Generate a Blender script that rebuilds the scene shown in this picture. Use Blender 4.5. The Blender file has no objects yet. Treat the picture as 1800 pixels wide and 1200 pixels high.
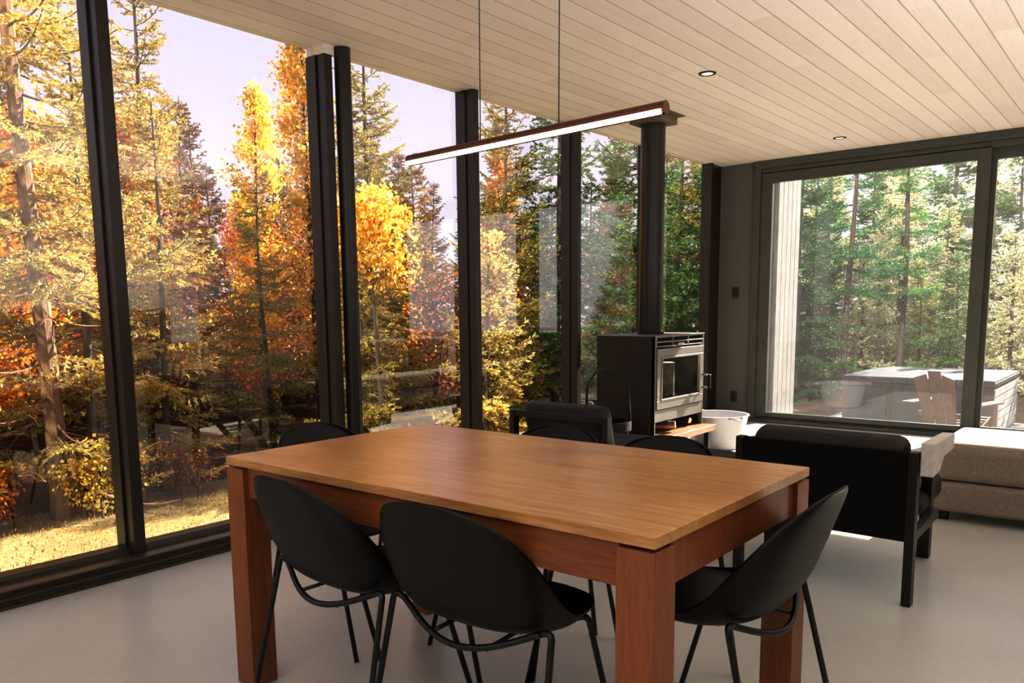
import bpy, math, random
import numpy as np
from mathutils import Vector, Matrix
PI = math.pi
SC = bpy.context.scene
COL = SC.collection
R = math.radians

# ------------------------------------------------------------------ materials
def newmat(name):
    m = bpy.data.materials.new(name); m.use_nodes = True
    nt = m.node_tree; nt.nodes.clear()
    out = nt.nodes.new('ShaderNodeOutputMaterial')
    return m, nt, out
def N(nt, kind, **kw):
    n = nt.nodes.new(kind)
    for k, v in kw.items():
        if k in n.inputs: n.inputs[k].default_value = v
        else: setattr(n, k, v)
    return n
def L(nt, a, b): nt.links.new(a, b)
def c4(c): return (c[0], c[1], c[2], 1.0)

def basic(name, col, rough=.5, metal=0., noise=0., nscale=20., bump=0., bscale=60., spec=.5, coat=0., stretch=(1,1,1)):
    m, nt, out = newmat(name)
    b = N(nt, 'ShaderNodeBsdfPrincipled'); b.inputs['Base Color'].default_value = c4(col)
    b.inputs['Roughness'].default_value = rough; b.inputs['Metallic'].default_value = metal
    b.inputs['Specular IOR Level'].default_value = spec; b.inputs['Coat Weight'].default_value = coat
    L(nt, b.outputs[0], out.inputs[0])
    if noise or bump:
        tc = N(nt, 'ShaderNodeTexCoord'); mp = N(nt, 'ShaderNodeMapping'); mp.inputs['Scale'].default_value = stretch
        L(nt, tc.outputs['Object'], mp.inputs[0])
    if noise:
        nz = N(nt, 'ShaderNodeTexNoise', Scale=nscale, Detail=5.0); L(nt, mp.outputs[0], nz.inputs['Vector'])
        rp = N(nt, 'ShaderNodeValToRGB')
        rp.color_ramp.elements[0].position = .3; rp.color_ramp.elements[1].position = .7
        rp.color_ramp.elements[0].color = c4([v*(1-noise) for v in col]); rp.color_ramp.elements[1].color = c4([min(1, v*(1+noise)) for v in col])
        L(nt, nz.outputs['Fac'], rp.inputs[0]); L(nt, rp.outputs[0], b.inputs['Base Color'])
    if bump:
        n2 = N(nt, 'ShaderNodeTexNoise', Scale=bscale, Detail=4.0); L(nt, mp.outputs[0], n2.inputs['Vector'])
        bp = N(nt, 'ShaderNodeBump', Strength=bump, Distance=.01); L(nt, n2.outputs['Fac'], bp.inputs['Height'])
        L(nt, bp.outputs[0], b.inputs['Normal'])
    return m

def wood(name, c1, c2, axis='X', rough=.32, coat=.0, scale=1.0, knots=0.):
    """grain running along the given object axis"""
    m, nt, out = newmat(name)
    b = N(nt, 'ShaderNodeBsdfPrincipled', Roughness=rough); b.inputs['Coat Weight'].default_value = coat
    b.inputs['Coat Roughness'].default_value = .25
    tc = N(nt, 'ShaderNodeTexCoord'); mp = N(nt, 'ShaderNodeMapping')
    s = {'X': (1.2, 14, 14), 'Y': (14, 1.2, 14), 'Z': (14, 14, 1.2)}[axis]
    mp.inputs['Scale'].default_value = [v*scale for v in s]
    L(nt, tc.outputs['Object'], mp.inputs[0])
    n1 = N(nt, 'ShaderNodeTexNoise', Scale=1.6, Detail=8.0, Roughness=.65, Distortion=1.2); L(nt, mp.outputs[0], n1.inputs['Vector'])
    n2 = N(nt, 'ShaderNodeTexNoise', Scale=9.0, Detail=6.0, Roughness=.7, Distortion=.3); L(nt, mp.outputs[0], n2.inputs['Vector'])
    n3 = N(nt, 'ShaderNodeTexNoise', Scale=2.2, Detail=2.0); L(nt, tc.outputs['Object'], n3.inputs['Vector'])
    a = N(nt, 'ShaderNodeMath', operation='MULTIPLY'); a.inputs[1].default_value = .45; L(nt, n2.outputs['Fac'], a.inputs[0])
    a2 = N(nt, 'ShaderNodeMath', operation='MULTIPLY_ADD'); a2.inputs[1].default_value = .4; L(nt, n1.outputs['Fac'], a2.inputs[0]); L(nt, a.outputs[0], a2.inputs[2])
    a3 = N(nt, 'ShaderNodeMath', operation='MULTIPLY_ADD'); a3.inputs[1].default_value = .3; L(nt, n3.outputs['Fac'], a3.inputs[0]); L(nt, a2.outputs[0], a3.inputs[2])
    rp = N(nt, 'ShaderNodeValToRGB'); rp.color_ramp.elements[0].position = .44; rp.color_ramp.elements[1].position = .70
    rp.color_ramp.elements[0].color = c4(c1); rp.color_ramp.elements[1].color = c4(c2)
    L(nt, a3.outputs[0], rp.inputs[0]); L(nt, rp.outputs[0], b.inputs['Base Color'])
    bp = N(nt, 'ShaderNodeBump', Strength=.12, Distance=.004); L(nt, n2.outputs['Fac'], bp.inputs['Height']); L(nt, bp.outputs[0], b.inputs['Normal'])
    L(nt, b.outputs[0], out.inputs[0])
    return m

def foliage_mat(name, trans=.3, rough=.55):
    """tint comes from the object's own colour, every needle or leaf differs a little"""
    m, nt, out = newmat(name)
    oi = N(nt, 'ShaderNodeObjectInfo'); ge = N(nt, 'ShaderNodeNewGeometry'); tc = N(nt, 'ShaderNodeTexCoord')
    nz = N(nt, 'ShaderNodeTexNoise', Scale=1.3, Detail=3.0); L(nt, tc.outputs['Object'], nz.inputs['Vector'])
    ad = N(nt, 'ShaderNodeMath', operation='MULTIPLY_ADD'); ad.inputs[1].default_value = .55; L(nt, ge.outputs['Random Per Island'], ad.inputs[0]); L(nt, nz.outputs['Fac'], ad.inputs[2])
    rp = N(nt, 'ShaderNodeValToRGB')
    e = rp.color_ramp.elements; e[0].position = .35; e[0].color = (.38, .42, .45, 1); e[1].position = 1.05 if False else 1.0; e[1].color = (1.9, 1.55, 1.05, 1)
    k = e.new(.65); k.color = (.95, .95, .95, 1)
    L(nt, ad.outputs[0], rp.inputs[0])
    mx = N(nt, 'ShaderNodeMix', data_type='RGBA', blend_type='MULTIPLY'); mx.inputs['Factor'].default_value = 1.0
    L(nt, oi.outputs['Color'], mx.inputs[6]); L(nt, rp.outputs[0], mx.inputs[7])
    b = N(nt, 'ShaderNodeBsdfPrincipled', Roughness=rough); b.inputs['Specular IOR Level'].default_value = .25
    t = N(nt, 'ShaderNodeBsdfTranslucent'); ms = N(nt, 'ShaderNodeMixShader'); ms.inputs[0].default_value = trans
    L(nt, mx.outputs[2], b.inputs['Base Color']); L(nt, mx.outputs[2], t.inputs[0])
    L(nt, b.outputs[0], ms.inputs[1]); L(nt, t.outputs[0], ms.inputs[2]); L(nt, ms.outputs[0], out.inputs[0])
    return m

def glass_mat(name, ior=1.75, tint=(.97, .98, .97), haze=0.0, rough=0.0):
    m, nt, out = newmat(name)
    fr = N(nt, 'ShaderNodeFresnel', IOR=ior); ge = N(nt, 'ShaderNodeNewGeometry'); mr = N(nt, 'ShaderNodeMapRange')
    mr.inputs['To Min'].default_value = ior; mr.inputs['To Max'].default_value = 1/ior   # same reflection from either side of the thin pane
    L(nt, ge.outputs['Backfacing'], mr.inputs['Value']); L(nt, mr.outputs[0], fr.inputs['IOR'])
    tr = N(nt, 'ShaderNodeBsdfTransparent'); tr.inputs[0].default_value = c4(tint)
    gl = N(nt, 'ShaderNodeBsdfGlossy', Roughness=rough); gl.inputs[0].default_value = (1, 1, 1, 1)
    ms = N(nt, 'ShaderNodeMixShader'); L(nt, fr.outputs[0], ms.inputs[0]); L(nt, tr.outputs[0], ms.inputs[1]); L(nt, gl.outputs[0], ms.inputs[2])
    if haze:
        df = N(nt, 'ShaderNodeBsdfTranslucent'); df.inputs[0].default_value = (.9, .9, .9, 1)
        m2 = N(nt, 'ShaderNodeMixShader'); m2.inputs[0].default_value = haze
        L(nt, ms.outputs[0], m2.inputs[1]); L(nt, df.outputs[0], m2.inputs[2]); L(nt, m2.outputs[0], out.inputs[0])
    else:
        L(nt, ms.outputs[0], out.inputs[0])
    return m

def emis(name, col, s):
    m, nt, out = newmat(name); e = N(nt, 'ShaderNodeEmission', Strength=s); e.inputs[0].default_value = c4(col); L(nt, e.outputs[0], out.inputs[0]); return m

def ceiling_mat():
    m, nt, out = newmat('whitewashed ceiling boards')
    tc = N(nt, 'ShaderNodeTexCoord'); sp = N(nt, 'ShaderNodeSeparateXYZ'); L(nt, tc.outputs['Object'], sp.inputs[0])
    W = .1315
    dv = N(nt, 'ShaderNodeMath', operation='DIVIDE'); dv.inputs[1].default_value = W; L(nt, sp.outputs[0], dv.inputs[0])
    fl = N(nt, 'ShaderNodeMath', operation='FLOOR'); L(nt, dv.outputs[0], fl.inputs[0])
    fc = N(nt, 'ShaderNodeMath', operation='FRACT'); L(nt, dv.outputs[0], fc.inputs[0])
    # groove mask near the edge of each board
    pp = N(nt, 'ShaderNodeMath', operation='PINGPONG'); pp.inputs[1].default_value = .5; L(nt, fc.outputs[0], pp.inputs[0])
    gm = N(nt, 'ShaderNodeMapRange'); gm.inputs['From Min'].default_value = .0; gm.inputs['From Max'].default_value = .035; L(nt, pp.outputs[0], gm.inputs['Value'])
    # tone per board
    wn = N(nt, 'ShaderNodeTexWhiteNoise', noise_dimensions='2D')
    # break boards along y
    yo = N(nt, 'ShaderNodeMath', operation='MULTIPLY_ADD'); yo.inputs[1].default_value = 1.37; L(nt, fl.outputs[0], yo.inputs[0])
    ys = N(nt, 'ShaderNodeMath', operation='DIVIDE'); ys.inputs[1].default_value = 2.6; L(nt, sp.outputs[1], ys.inputs[0]); L(nt, ys.outputs[0], yo.inputs[2])
    yf = N(nt, 'ShaderNodeMath', operation='FLOOR'); L(nt, yo.outputs[0], yf.inputs[0])
    cb = N(nt, 'ShaderNodeCombineXYZ'); L(nt, fl.outputs[0], cb.inputs[0]); L(nt, yf.outputs[0], cb.inputs[1]); L(nt, cb.outputs[0], wn.inputs['Vector'])
    mp = N(nt, 'ShaderNodeMapping'); mp.inputs['Scale'].default_value = (22, 1.5, 22); L(nt, tc.outputs['Object'], mp.inputs[0])
    gr = N(nt, 'ShaderNodeTexNoise', Scale=2.0, Detail=7.0, Roughness=.7, Distortion=.8); L(nt, mp.outputs[0], gr.inputs['Vector'])
    s1 = N(nt, 'ShaderNodeMath', operation='MULTIPLY_ADD'); s1.inputs[1].default_value = .55; L(nt, wn.outputs['Value'], s1.inputs[0]); L(nt, gr.outputs['Fac'], s1.inputs[2])
    rp = N(nt, 'ShaderNodeValToRGB'); e = rp.color_ramp.elements
    e[0].position = .35; e[0].color = (.64, .575, .51, 1); e[1].position = .95; e[1].color = (.74, .68, .615, 1)
    L(nt, s1.outputs[0], rp.inputs[0])
    mx = N(nt, 'ShaderNodeMix', data_type='RGBA'); L(nt, gm.outputs[0], mx.inputs['Factor']); mx.inputs[6].default_value = (.42, .31, .21, 1); L(nt, rp.outputs[0], mx.inputs[7])
    b = N(nt, 'ShaderNodeBsdfPrincipled', Roughness=.55); L(nt, mx.outputs[2], b.inputs['Base Color'])
    bp = N(nt, 'ShaderNodeBump', Strength=.6, Distance=.004); L(nt, gm.outputs[0], bp.inputs['Height']); L(nt, bp.outputs[0], b.inputs['Normal'])
    L(nt, b.outputs[0], out.inputs[0]); return m

def floor_mat():
    m, nt, out = newmat('polished concrete')
    tc = N(nt, 'ShaderNodeTexCoord')
    n1 = N(nt, 'ShaderNodeTexNoise', Scale=.9, Detail=4.0); n2 = N(nt, 'ShaderNodeTexNoise', Scale=70.0, Detail=2.0); n3 = N(nt, 'ShaderNodeTexNoise', Scale=9.0, Detail=5.0)
    for n in (n1, n2, n3): L(nt, tc.outputs['Object'], n.inputs['Vector'])
    a = N(nt, 'ShaderNodeMath', operation='MULTIPLY_ADD'); a.inputs[1].default_value = .45; L(nt, n2.outputs['Fac'], a.inputs[0]); L(nt, n1.outputs['Fac'], a.inputs[2])
    a2 = N(nt, 'ShaderNodeMath', operation='MULTIPLY_ADD'); a2.inputs[1].default_value = .12; L(nt, n3.outputs['Fac'], a2.inputs[0]); L(nt, a.outputs[0], a2.inputs[2])
    rp = N(nt, 'ShaderNodeValToRGB'); e = rp.color_ramp.elements
    e[0].position = .45; e[0].color = (.46, .44, .41, 1); e[1].position = .95; e[1].color = (.60, .58, .54, 1)
    L(nt, a2.outputs[0], rp.inputs[0])
    b = N(nt, 'ShaderNodeBsdfPrincipled', Roughness=.33); b.inputs['Specular IOR Level'].default_value = .6
    L(nt, rp.outputs[0], b.inputs['Base Color'])
    rr = N(nt, 'ShaderNodeMapRange'); rr.inputs['To Min'].default_value = .285; rr.inputs['To Max'].default_value = .36; L(nt, n1.outputs['Fac'], rr.inputs['Value']); L(nt, rr.outputs[0], b.inputs['Roughness'])
    L(nt, b.outputs[0], out.inputs[0]); return m

def fabric_mat(name, c1, c2):
    m, nt, out = newmat(name)
    tc = N(nt, 'ShaderNodeTexCoord'); n = N(nt, 'ShaderNodeTexNoise', Scale=170.0, Detail=4.0, Roughness=.8); L(nt, tc.outputs['Object'], n.inputs['Vector'])
    rp = N(nt, 'ShaderNodeValToRGB'); e = rp.color_ramp.elements; e[0].position = .35; e[1].position = .65; e[0].color = c4(c1); e[1].color = c4(c2)
    L(nt, n.outputs['Fac'], rp.inputs[0]); b = N(nt, 'ShaderNodeBsdfPrincipled', Roughness=.9); b.inputs['Specular IOR Level'].default_value = .1
    b.inputs['Sheen Weight'].default_value = .2
    L(nt, rp.outputs[0], b.inputs['Base Color']); bp = N(nt, 'ShaderNodeBump', Strength=.4, Distance=.003); L(nt, n.outputs['Fac'], bp.inputs['Height']); L(nt, bp.outputs[0], b.inputs['Normal'])
    L(nt, b.outputs[0], out.inputs[0]); return m

M = dict(
 ceiling=ceiling_mat(), floor=floor_mat(),
 bronze=basic('dark bronze frame', (.022, .015, .012), rough=.38, metal=.0, spec=.6, noise=.12, nscale=3),
  sill=basic('bronze sill extrusion', (.050, .033, .022), rough=.35, spec=.6),
 framegrey=basic('grey green frame paint', (.075, .078, .068), rough=.45, noise=.1, nscale=4),
 column=basic('painted steel column', (.020, .016, .015), rough=.32, spec=.6),
 darkwall=basic('dark grey wall paint', (.13, .128, .115), rough=.8, bump=.1, bscale=200),
 wall=basic('warm white wall paint', (.40, .37, .33), rough=.85, bump=.05, bscale=150),
 glass=glass_mat('clear window glass', 2.3),
 glass2=glass_mat('slightly hazy window glass', 1.6, haze=.018),
 table=wood('orange brown oak', (.32, .145, .05), (.62, .345, .14), 'X', rough=.30, coat=.12),
 tableleg=wood('red brown oak leg', (.17, .052, .016), (.31, .108, .034), 'Z', rough=.42),
 tableapron=wood('red brown oak apron', (.17, .052, .016), (.31, .108, .034), 'X', rough=.42),
 bench=wood('oiled bench plank', (.18, .085, .045), (.32, .18, .11), 'Y', rough=.4),
 chair=basic('black matte plastic', (.0045, .0041, .0037), rough=.42, spec=.35, bump=.04, bscale=500),
 tube=basic('black powder coated tube', (.006, .006, .006), rough=.35, spec=.5),
 clear=basic('clear grey glide plastic', (.5, .5, .5), rough=.15),
 leather=basic('black brown leather', (.014, .009, .007), rough=.55, bump=.15, bscale=180),
 sling=basic('black woven back cloth', (.006, .0055, .005), rough=.75, spec=.2, bump=.2, bscale=400),
 blackwood=basic('black stained wood', (.010, .008, .007), rough=.42),
 palewood=wood('pale grey arm wood', (.50, .45, .42), (.70, .65, .61), 'Y', rough=.5),
 stove=basic('charcoal stove paint', (.022, .017, .015), rough=.55, bump=.08, bscale=300),
 stovegrey=basic('silver grey stove paint', (.19, .178, .165), rough=.45, metal=.3),
 stovedark=basic('stove firebox dark', (.012, .01, .009), rough=.9),
 chrome=basic('brushed metal', (.55, .53, .5), rough=.25, metal=1.0),
 collar=basic('brown grey steel plate', (.16, .125, .10), rough=.45, metal=.2),
 copper=basic('dark copper tube', (.10, .040, .022), rough=.35, metal=.5),
 led=emis('warm led strip', (1.0, .80, .56), 9.0),
 spot=emis('downlight lens', (1.0, .93, .82), 1.15),
 fabric=fabric_mat('beige tweed', (.17, .138, .108), (.33, .275, .22)),
 white=basic('white flexible plastic', (.50, .50, .53), rough=.4, noise=.05, nscale=8),
 brass=basic('bronze switch plate', (.07, .055, .04), rough=.35, metal=.6),
 log=wood('split firewood', (.42, .20, .08), (.70, .42, .21), 'Y', rough=.8),
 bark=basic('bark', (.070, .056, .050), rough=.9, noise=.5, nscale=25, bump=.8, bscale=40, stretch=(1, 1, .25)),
 barkpale=basic('pale sunlit bark', (.22, .14, .095), rough=.9, noise=.45, nscale=18, bump=.7, bscale=40, stretch=(1, 1, .3)),  # lighter copy of the bark with sunlight in its colour; birches share it
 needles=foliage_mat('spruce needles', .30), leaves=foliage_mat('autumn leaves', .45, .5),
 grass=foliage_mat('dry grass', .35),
 boards=wood('weathered barn board', (.12, .115, .112), (.30, .295, .30), 'Z', rough=.85),
 tubskin=wood('brown spa cladding', (.05, .030, .022), (.11, .07, .052), 'Y', rough=.6),
 tubcover=basic('grey blue vinyl cover', (.055, .068, .095), rough=.4, bump=.2, bscale=8),
 tubblue=basic('navy cladding panel', (.035, .045, .075), rough=.35),
 adir=wood('brown adirondack boards', (.10, .052, .030), (.17, .098, .062), 'Z', rough=.7),
)

# lawn, forest floor, terrace
def ground_mat(name, c1, c2, c3, sc, bump):
    m, nt, out = newmat(name); tc = N(nt, 'ShaderNodeTexCoord')
    n = N(nt, 'ShaderNodeTexNoise', Scale=sc, Detail=8.0, Roughness=.75); n2 = N(nt, 'ShaderNodeTexNoise', Scale=1.1, Detail=3.0)
    L(nt, tc.outputs['Object'], n.inputs['Vector']); L(nt, tc.outputs['Object'], n2.inputs['Vector'])
    a = N(nt, 'ShaderNodeMath', operation='MULTIPLY_ADD'); a.inputs[1].default_value = .5; L(nt, n2.outputs['Fac'], a.inputs[0]); L(nt, n.outputs['Fac'], a.inputs[2])
    rp = N(nt, 'ShaderNodeValToRGB'); e = rp.color_ramp.elements; e[0].position = .5; e[0].color = c4(c1); e[1].position = .98; e[1].color = c4(c3)
    k = e.new(.75); k.color = c4(c2); L(nt, a.outputs[0], rp.inputs[0])
    b = N(nt, 'ShaderNodeBsdfPrincipled', Roughness=.95); b.inputs['Specular IOR Level'].default_value = .1; L(nt, rp.outputs[0], b.inputs['Base Color'])
    bp = N(nt, 'ShaderNodeBump', Strength=bump, Distance=.05); L(nt, n.outputs['Fac'], bp.inputs['Height']); L(nt, bp.outputs[0], b.inputs['Normal'])
    L(nt, b.outputs[0], out.inputs[0]); return m
M['lawn'] = ground_mat('golden lawn', (.16, .12, .05), (.28, .215, .105), (.40, .33, .19), 22, .5)
M['litter'] = ground_mat('leaf litter', (.025, .012, .006), (.07, .034, .014), (.16, .08, .03), 9, 1.0)
M['terrace'] = ground_mat('pale stone terrace', (.26, .26, .26), (.34, .34, .34), (.42, .42, .42), 14, .2)

# ------------------------------------------------------------------ mesh helpers
class MB:
    def __init__(s): s.v = []; s.f = []
    def add(s, vs, fs):
        o = len(s.v); s.v += [tuple(v) for v in vs]; s.f += [tuple(i+o for i in f) for f in fs]; return s
    def box(s, x0, x1, y0, y1, z0, z1):
        vs = [(x, y, z) for z in (z0, z1) for y in (y0, y1) for x in (x0, x1)]
        return s.add(vs, [(0, 2, 3, 1), (4, 5, 7, 6), (0, 1, 5, 4), (2, 6, 7, 3), (0, 4, 6, 2), (1, 3, 7, 5)])
    def hexa(s, bot, top):
        n = len(bot); fs = [tuple(reversed(range(n))), tuple(range(n, 2*n))]
        fs += [(i, (i+1) % n, n+(i+1) % n, n+i) for i in range(n)]
        return s.add(list(bot)+list(top), fs)
    def prism(s, poly, axis, a, b):
        """poly: 2D points; axis 0/1/2 extrusion axis"""
        def mk(p, t):
            return {0: (t, p[0], p[1]), 1: (p[0], t, p[1]), 2: (p[0], p[1], t)}[axis]
        return s.hexa([mk(p, a) for p in poly], [mk(p, b) for p in poly])
    def tube(s, pts, r, n=10, closed=False, caps=True):
        pts = [Vector(p) for p in pts]; m = len(pts)
        rs = r if isinstance(r, (list, tuple)) else [r]*m
        rings = []; up = None
        for i, p in enumerate(pts):
            if closed: t = pts[(i+1) % m]-pts[i-1]
            else: t = pts[min(i+1, m-1)]-pts[max(i-1, 0)]
            t.normalize()
            if up is None:
                up = Vector((0, 0, 1)) if abs(t.z) < .9 else Vector((1, 0, 0))
            a = t.cross(up); a.normalize(); b = a.cross(t); b.normalize(); up = b
            rings.append([p+(a*math.cos(2*PI*k/n)+b*math.sin(2*PI*k/n))*rs[i] for k in range(n)])
        o = len(s.v); s.v += [tuple(v) for rg in rings for v in rg]
        for i in range(m if closed else m-1):
            j = (i+1) % m
            for k in range(n):
                k2 = (k+1) % n
                s.f.append((o+i*n+k, o+i*n+k2, o+j*n+k2, o+j*n+k))
        if caps and not closed:
            s.f.append(tuple(o+k for k in reversed(range(n)))); s.f.append(tuple(o+(m-1)*n+k for k in range(n)))
        return s
    def lathe(s, prof, c=(0, 0, 0), n=32):
        o = len(s.v)
        for (r, z) in prof:
            for k in range(n):
                a = 2*PI*k/n; s.v.append((c[0]+r*math.cos(a), c[1]+r*math.sin(a), c[2]+z))
        for i in range(len(prof)-1):
            for k in range(n):
                k2 = (k+1) % n
                s.f.append((o+i*n+k, o+i*n+k2, o+(i+1)*n+k2, o+(i+1)*n+k))
        if prof[0][0] > 1e-4: s.f.append(tuple(o+k for k in reversed(range(n))))
        if prof[-1][0] > 1e-4: s.f.append(tuple(o+(len(prof)-1)*n+k for k in range(n)))
        return s
    def build(s, name, mat, parent=None, bevel=0, smooth=False, seg=2, solid=0, sub=0, kind=None):
        me = bpy.data.meshes.new(name); me.from_pydata(s.v, [], s.f); me.validate(); me.update()
        me.materials.append(mat)
        if smooth or bevel:
            me.polygons.foreach_set('use_smooth', [True]*len(me.polygons))
        o = bpy.data.objects.new(name, me); COL.objects.link(o)
        if parent: o.parent = parent
        if solid: md = o.modifiers.new('solid', 'SOLIDIFY'); md.thickness = solid; md.offset = 0
        if sub: md = o.modifiers.new('sub', 'SUBSURF'); md.levels = sub; md.render_levels = sub
        if bevel:
            md = o.modifiers.new('bevel', 'BEVEL'); md.width = bevel; md.segments = seg; md.limit_method = 'ANGLE'; md.harden_normals = True
        elif smooth == 'auto':
            md = o.modifiers.new('es', 'EDGE_SPLIT'); md.split_angle = R(38)
        if kind: o['kind'] = kind
        return o
def tag(o, label, cat, group=None, kind=None):
    o['label'] = label; o['category'] = cat
    if group: o['group'] = group
    if kind: o['kind'] = kind
    return o
def thing(name, label, cat, loc=(0, 0, 0), rz=0, group=None):
    o = bpy.data.objects.new(name, None); COL.objects.link(o); o.location = loc; o.rotation_euler = (0, 0, rz)
    o.empty_display_size = .1
    return tag(o, label, cat, group)
def structure(o): o['kind'] = 'structure'; return o
def copy_tree(o, parent=None):
    c = o.copy(); COL.objects.link(c)
    if parent: c.parent = parent
    for ch in list(o.children): copy_tree(ch, c)
    return c
def fillet(pts, r, n=6):
    """round the corners of a polyline"""
    pts = [Vector(p) for p in pts]; out = [pts[0]]
    for i in range(1, len(pts)-1):
        a, b, c = pts[i-1], pts[i], pts[i+1]
        u = (a-b); v = (c-b); d = min(r, u.length*.49, v.length*.49); u.normalize(); v.normalize()
        p0 = b+u*d; p1 = b+v*d
        for k in range(n+1):
            t = k/n; out.append(p0*(1-t)**2+b*2*t*(1-t)+p1*t*t)
    out.append(pts[-1]); return out

# ------------------------------------------------------------------ room shell
HC = 2.645; YR = -11.5; XW = 4.95
structure(MB().box(-.02, XW+.15, YR, .10, -.12, 0).build('floor', M['floor']))
structure(MB().box(-.06, XW+.15, YR-.1, .11, HC, HC+.16).build('ceiling', M['ceiling']))
# far wall: dark piece left of the sliding windows, and the rest beside them
structure(MB().box(0.0, .40, .0, .16, 0, HC).build('wall_far', M['darkwall'], bevel=.003))
structure(MB().box(4.86, XW, .0, .16, 0, HC).build('wall_far.001', M['darkwall'], bevel=.003))
# right wall with one tall opening, rear wall
w = MB()
w.box(XW, XW+.12, YR, -3.5, 0, HC); w.box(XW, XW+.12, -3.1, .0, 0, HC); w.box(XW, XW+.12, -3.5, -3.1, 0, .55); w.box(XW, XW+.12, -3.5, -3.1, 2.05, HC)
structure(w.build('wall_right', M['wall']))
w = MB(); w.box(0, 1.2, YR-.12, YR, 0, HC); w.box(3.9, XW, YR-.12, YR, 0, HC); w.box(1.2, 3.9, YR-.12, YR, 0, .9); w.box(1.2, 3.9, YR-.12, YR, 2.2, HC)
structure(w.build('wall_rear', M['wall']))
structure(MB().box(XW+.05, XW+.055, -3.5, -3.1, .55, 2.05).build('window_1', M['glass']))
structure(MB().box(1.2, 3.9, YR-.06, YR-.055, .9, 2.2).build('window_2', M['glass']))  # rear opening added in the unseen wall to let daylight in

# left glass wall: sill, head, mullions and panes
STEP = 1.233
mull = [(-6.505+STEP*k) for k in (-4, -3, -2, -1, 0, 1, 2, 3, 4, 5)]
mull[8] = -1.60; mull[9] = -.30
sill = [(-.05, 0), (.175, 0), (.175, .014), (.160, .018), (.160, .030), (.172, .034), (.172, .046), (.146, .052), (.146, .062), (.158, .066), (.158, .076), (.132, .080), (.100, .080), (.098, .072), (.050, .072), (.046, .088), (.030, .102), (-.05, .102)]
structure(MB().prism(sill, 1, YR, -.001).build('trim_1', M['sill'], bevel=.0015, seg=1))
structure(MB().box(-.05, .004, YR, 0, HC-.004, HC).build('trim_2', M['ceiling']))
for i, y in enumerate(mull):
    b = MB()
    if i == 5:   # the wider jamb behind the round column, stopping under a small ceiling notch
        b.box(-.05, .10, y+.012, y+.067, .075, HC-.05); b.box(-.05, .035, y, y+.085, .09, HC-.05)
    elif i == 9:
        b.box(-.05, .06, -.30, -.25, .09, HC); 
        b.box(-.05, .03, -.25, -.001, .09, HC)
    else:
        b.box(-.05, .10, y+.012, y+.067, .075, HC); b.box(-.05, .035, y, y+.085, .09, HC)
    structure(b.build('trim_%d' % (3+i), M['bronze'], bevel=.003))
# pale ceiling block over the jamb by the column
structure(MB().box(-.05, .098, -5.26, -5.187, HC-.05, HC).build('trim_13', M['ceiling']))
edges = [m for m in mull]+[-.02]
prev = YR
for i, y in enumerate(edges):
    a = prev; b_ = y if i < len(mull) else -.02
    me = MB().add([(0, a, .09), (0, b_, .09), (0, b_, HC), (0, a, HC)], [(0, 1, 2, 3)])
    structure(me.build('window_%d' % (3+i), M['glass']))
    prev = y+.05
# round column
col = thing('column', 'round dark steel column standing against the glass wall', 'column', (.102, -5.134, 0))
col['kind'] = 'structure'
MB().lathe([(.046, 0), (.046, HC)], n=40).build('shaft', M['column'], col, smooth='auto')
MB().lathe([(.062, .08), (.062, .090), (.046, .091)], n=40).build('base_plate', M['column'], col, smooth='auto')

# far sliding windows
fr = MB()
fr.box(.40, .47, -.045, .10, 0, HC-.02)            # left jamb outer
fr.box(.40, XW, -.05, .10, HC-.075, HC)        # head
fr.box(.40, 4.86, -.02, .10, HC-.13, HC-.075)
fr.box(.40, 4.86, -.07, .10, 0, .035); fr.box(.40, 4.86, -.02, .10, .035, .06)
structure(fr.build('trim_14', M['framegrey'], bevel=.004))
def sash(x0, x1, y, name):
    b = MB()
    b.box(x0, x0+.115, y, y+.045, .045, HC-.115); b.box(x1-.105, x1, y, y+.045, .045, HC-.115)
    b.box(x0+.115, x1-.105, y, y+.045, .045, .104); b.box(x0+.115, x1-.105, y, y+.045, 2.424, HC-.115)
    o = structure(b.build(name, M['framegrey'], bevel=.003))
    g = MB().add([(x0+.11, y+.03, .1), (x1-.1, y+.03, .1), (x1-.1, y+.03, 2.43), (x0+.11, y+.03, 2.43)], [(0, 1, 2, 3)])
    g.build('pane', M['glass2'], o)
    return o
sash(.470, 2.475, -.02, 'door_1')
sash(2.40, 4.86, .035, 'door_2')
# wall plates
def plate(name, label, cat, x, z, slots):
    t = thing(name, label, cat, (x, 0, z))
    MB().box(-.036, .036, -.008, 0, -.058, .058).build('plate', M['brass'], t, bevel=.003)
    for dz in slots:
        MB().box(-.015, .015, -.013, -.008, dz-.02, dz+.02).build('toggle' if len(slots) == 1 else 'socket', M['blackwood'], t, bevel=.002)
    return t
plate('light_switch', 'small bronze switch plate on the narrow dark wall by the sliding window', 'light switch', .222, 1.336, [0])
plate('wall_outlet', 'small bronze outlet plate low on the narrow dark wall', 'outlet', .230, .245, [-.025, .025])

# ------------------------------------------------------------------ ceiling lights
def downlight(x, y, label):
    t = thing('downlight', label, 'ceiling light', (x, y, HC))
    MB().lathe([(.037, 0), (.037, -.006), (.052, -.006), (.055, 0)], n=40).build('trim_ring', M['brass'], t, smooth='auto')
    MB().lathe([(.0001, -.0035), (.037, -.0035)], n=32).build('lens', M['spot'], t)
downlight(1.411, -3.30, 'recessed round downlight in the boards, nearer to the flue collar')
downlight(1.415, -.670, 'recessed round downlight in the boards close to the sliding window')
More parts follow.
